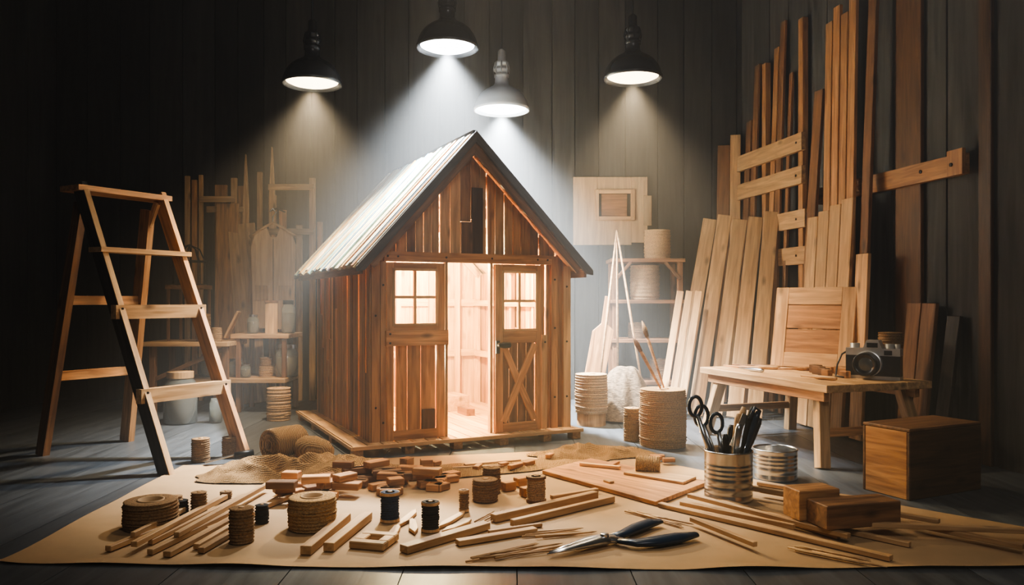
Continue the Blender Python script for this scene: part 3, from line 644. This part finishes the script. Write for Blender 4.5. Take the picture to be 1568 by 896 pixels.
jar('glass_jar',-2.75,7.1,.311,.08,.2,W_light,M_jute2); jar('glass_jar',-2.38,7.0,.311,.045,.12,M_steel,M_jute)
spool('twine_spool',-2.23,7.1,.311,.06,.09,M_jute2); spool('twine_spool',-2.23,7.1,.404,.05,.08,M_dkrope); 
jar('glass_bottle',-2.04,7.15,.701,.06,.30,M_iron,M_dkrope); jar('glass_bottle',-2.42,6.4,0,.05,.22,None); jar('glass_jar',-2.34,7.08,.701,.05,.17,M_steel,M_jute2)
mb=MB('wooden_canister'); mb.cyl((-2.18,7.1,.701),(-2.18,7.1,.98),.055,.055,W_light,24); mb.cyl((-2.18,7.1,.98),(-2.18,7.1,1.0),.06,.06,W_brown,24); mb.done(.002)
spool('twine_spool',-2.70,6.86,.641,.06,.24,M_dkrope); spool('twine_spool',-2.58,6.84,.641,.045,.12,M_jute2)
mb=MB('wooden_wedge_blocks'); mb.beam((-2.60,7.12,.66),(-2.48,7.12,.90),.08,.02,W_light,up=(1,0,0)); mb.done(.002)
mb=MB('leaning_lumber_scraps')
for (x0,x1,h,m) in((-3.26,-3.21,2.24,W_light),(-3.19,-3.14,2.20,W_warm),(-3.12,-3.08,2.25,W_light),(-2.96,-2.84,2.15,W_warm),(-2.80,-2.74,2.22,W_light),(-2.73,-2.67,2.14,W_warm),(-2.54,-2.49,2.28,W_light),(-2.41,-2.35,2.05,W_light),(-2.02,-1.96,2.22,W_light),(-1.94,-1.89,1.78,W_warm),(-2.32,-2.25,1.9,W_warm),(-2.15,-2.09,1.75,W_light)):
    mb.box(x0,x1,7.80,7.83,0,h,m,tint=R(.9,1.3))
for x0,h in((-2.64,2.45),(-2.38,2.52)): mb.prism([(x0-.03,7.76,0),(x0+.03,7.76,0),(x0+.03,7.76,h-.5),(x0+.004,7.76,h),(x0-.004,7.76,h),(x0-.03,7.76,h-.5)],(0,.03,0),W_light)
for z,a,b in((2.12,-2.41,-1.96),(1.68,-2.41,-1.96)): mb.box(a,b,7.74,7.759,z-.03,z+.03,W_light)
for z,a,b in((2.0,-3.09,-2.74),(1.9,-3.02,-2.66)): mb.box(a,b,7.74,7.759,z-.03,z+.03,W_light)
mb.done(.003)
mb=MB('leaning_panel'); mb.beam((-2.46,7.46,.02),(-2.66,7.70,1.75),.26,.02,W_light,up=(0,-1,.2),tint=1.1); mb.beam((-2.75,7.50,.02),(-2.80,7.72,1.95),.22,.02,W_warm,up=(0,-1,.2),tint=1.0); mb.done(.003)
mb=MB('hanging_wooden_garment'); y=7.42; cx=-2.26
sh=[(-.19,.74),(.19,.72),(.21,1.52),(.17,1.64),(.07,1.70),(.03,1.60),(-.03,1.60),(-.07,1.70),(-.17,1.64),(-.21,1.5)]
mb.prism([(cx+a,y,z) for a,z in sh],(0,.025,0),W_pale,g=(0,0,1),tint=1.25); mb.box(cx-.004,cx+.004,y-.004,y,.74,1.58,W_brown)
mb.box(cx-.17,cx-.05,y-.008,y,1.0,1.14,W_light,tint=.9); mb.box(cx+.05,cx+.17,y-.008,y,1.0,1.14,W_light,tint=.9)
mb.tube([(cx-.22,y-.012,1.60),(cx-.12,y-.012,1.67),(cx,y-.012,1.735),(cx+.12,y-.012,1.67),(cx+.22,y-.012,1.60)],.014,W_light,8)
mb.tube([(cx,y-.012,1.735),(cx,y-.012,1.79),(cx+.03,y-.012,1.83),(cx,y-.012,1.87),(cx-.03,y-.012,1.84)],.006,M_steel,8)
mb.tube([(cx-.02,y-.012,1.85),(cx,y+.1,1.88),(cx,7.83,1.88)],.008,M_iron,8); mb.done()
mb=MB('wire_cage'); cx,cy=-2.90,7.04
for i in range(10):
    t=i*math.pi/5; c,s=math.cos(t),math.sin(t); mb.tube([(cx+.14*c,cy+.14*s,.64+.5),(cx+.14*c,cy+.14*s,1.35),(cx+.09*c,cy+.09*s,1.46),(cx,cy,1.5)],.005,M_iron,6)
for z in(1.14,1.35): mb.tube([(cx+.14*math.cos(k*.35),cy+.14*math.sin(k*.35),z) for k in range(18)],.006,M_iron,6,closed=True)
mb.box(cx-.15,cx+.15,cy-.15,cy+.15,1.1,1.135,W_brown)
for a in(-.14,.12):
    for b in(-.14,.12): mb.box(cx+a,cx+a+.02,cy+b,cy+b+.02,.641,1.1,W_brown)
mb.done()
# ------------------------------------------------------------------ unseen fill lights added for the front work area
def aim(o,tgt): o.rotation_euler=(V(tgt)-o.location).to_track_quat('-Z','Y').to_euler()
o=spot(-.1,4.35,4.3,330,(1,.87,.68),60,1.0,.12,name='overhead_fill_spot'); aim(o,(0,4.1,0))  # added spot out of view, brightens the paper and foreground
l=bpy.data.lights.new('front_fill_area','AREA'); l.energy=42; l.color=(1,.95,.92); l.size=1.2  # added soft fill from the camera side for the facade, no window there
o=bpy.data.objects.new('front_fill_area',l); bpy.context.scene.collection.objects.link(o); o.location=(.9,.6,3.0); aim(o,(0,5,.9))
# ------------------------------------------------------------------ world haze
w=bpy.data.worlds.new('World'); bpy.context.scene.world=w; w.use_nodes=True; nt=w.node_tree
nt.nodes['Background'].inputs[0].default_value=(.01,.012,.015,1); nt.nodes['Background'].inputs[1].default_value=1
vs_=nt.nodes.new('ShaderNodeVolumeScatter'); vs_.inputs['Density'].default_value=.048; vs_.inputs['Anisotropy'].default_value=.1
nt.links.new(vs_.outputs[0],nt.nodes['World Output'].inputs['Volume'])
try: bpy.context.scene.view_settings.look='AgX - High Contrast'
except Exception as ex: print(ex)
# ------------------------------------------------------------------ camera
c=bpy.data.cameras.new('camera'); co=bpy.data.objects.new('camera',c); bpy.context.scene.collection.objects.link(co)
co.location=(0,0,1); co.rotation_euler=(math.radians(90),0,0); c.lens=27.55; c.sensor_width=36; c.shift_y=.00765; c.clip_start=.05
bpy.context.scene.camera=co
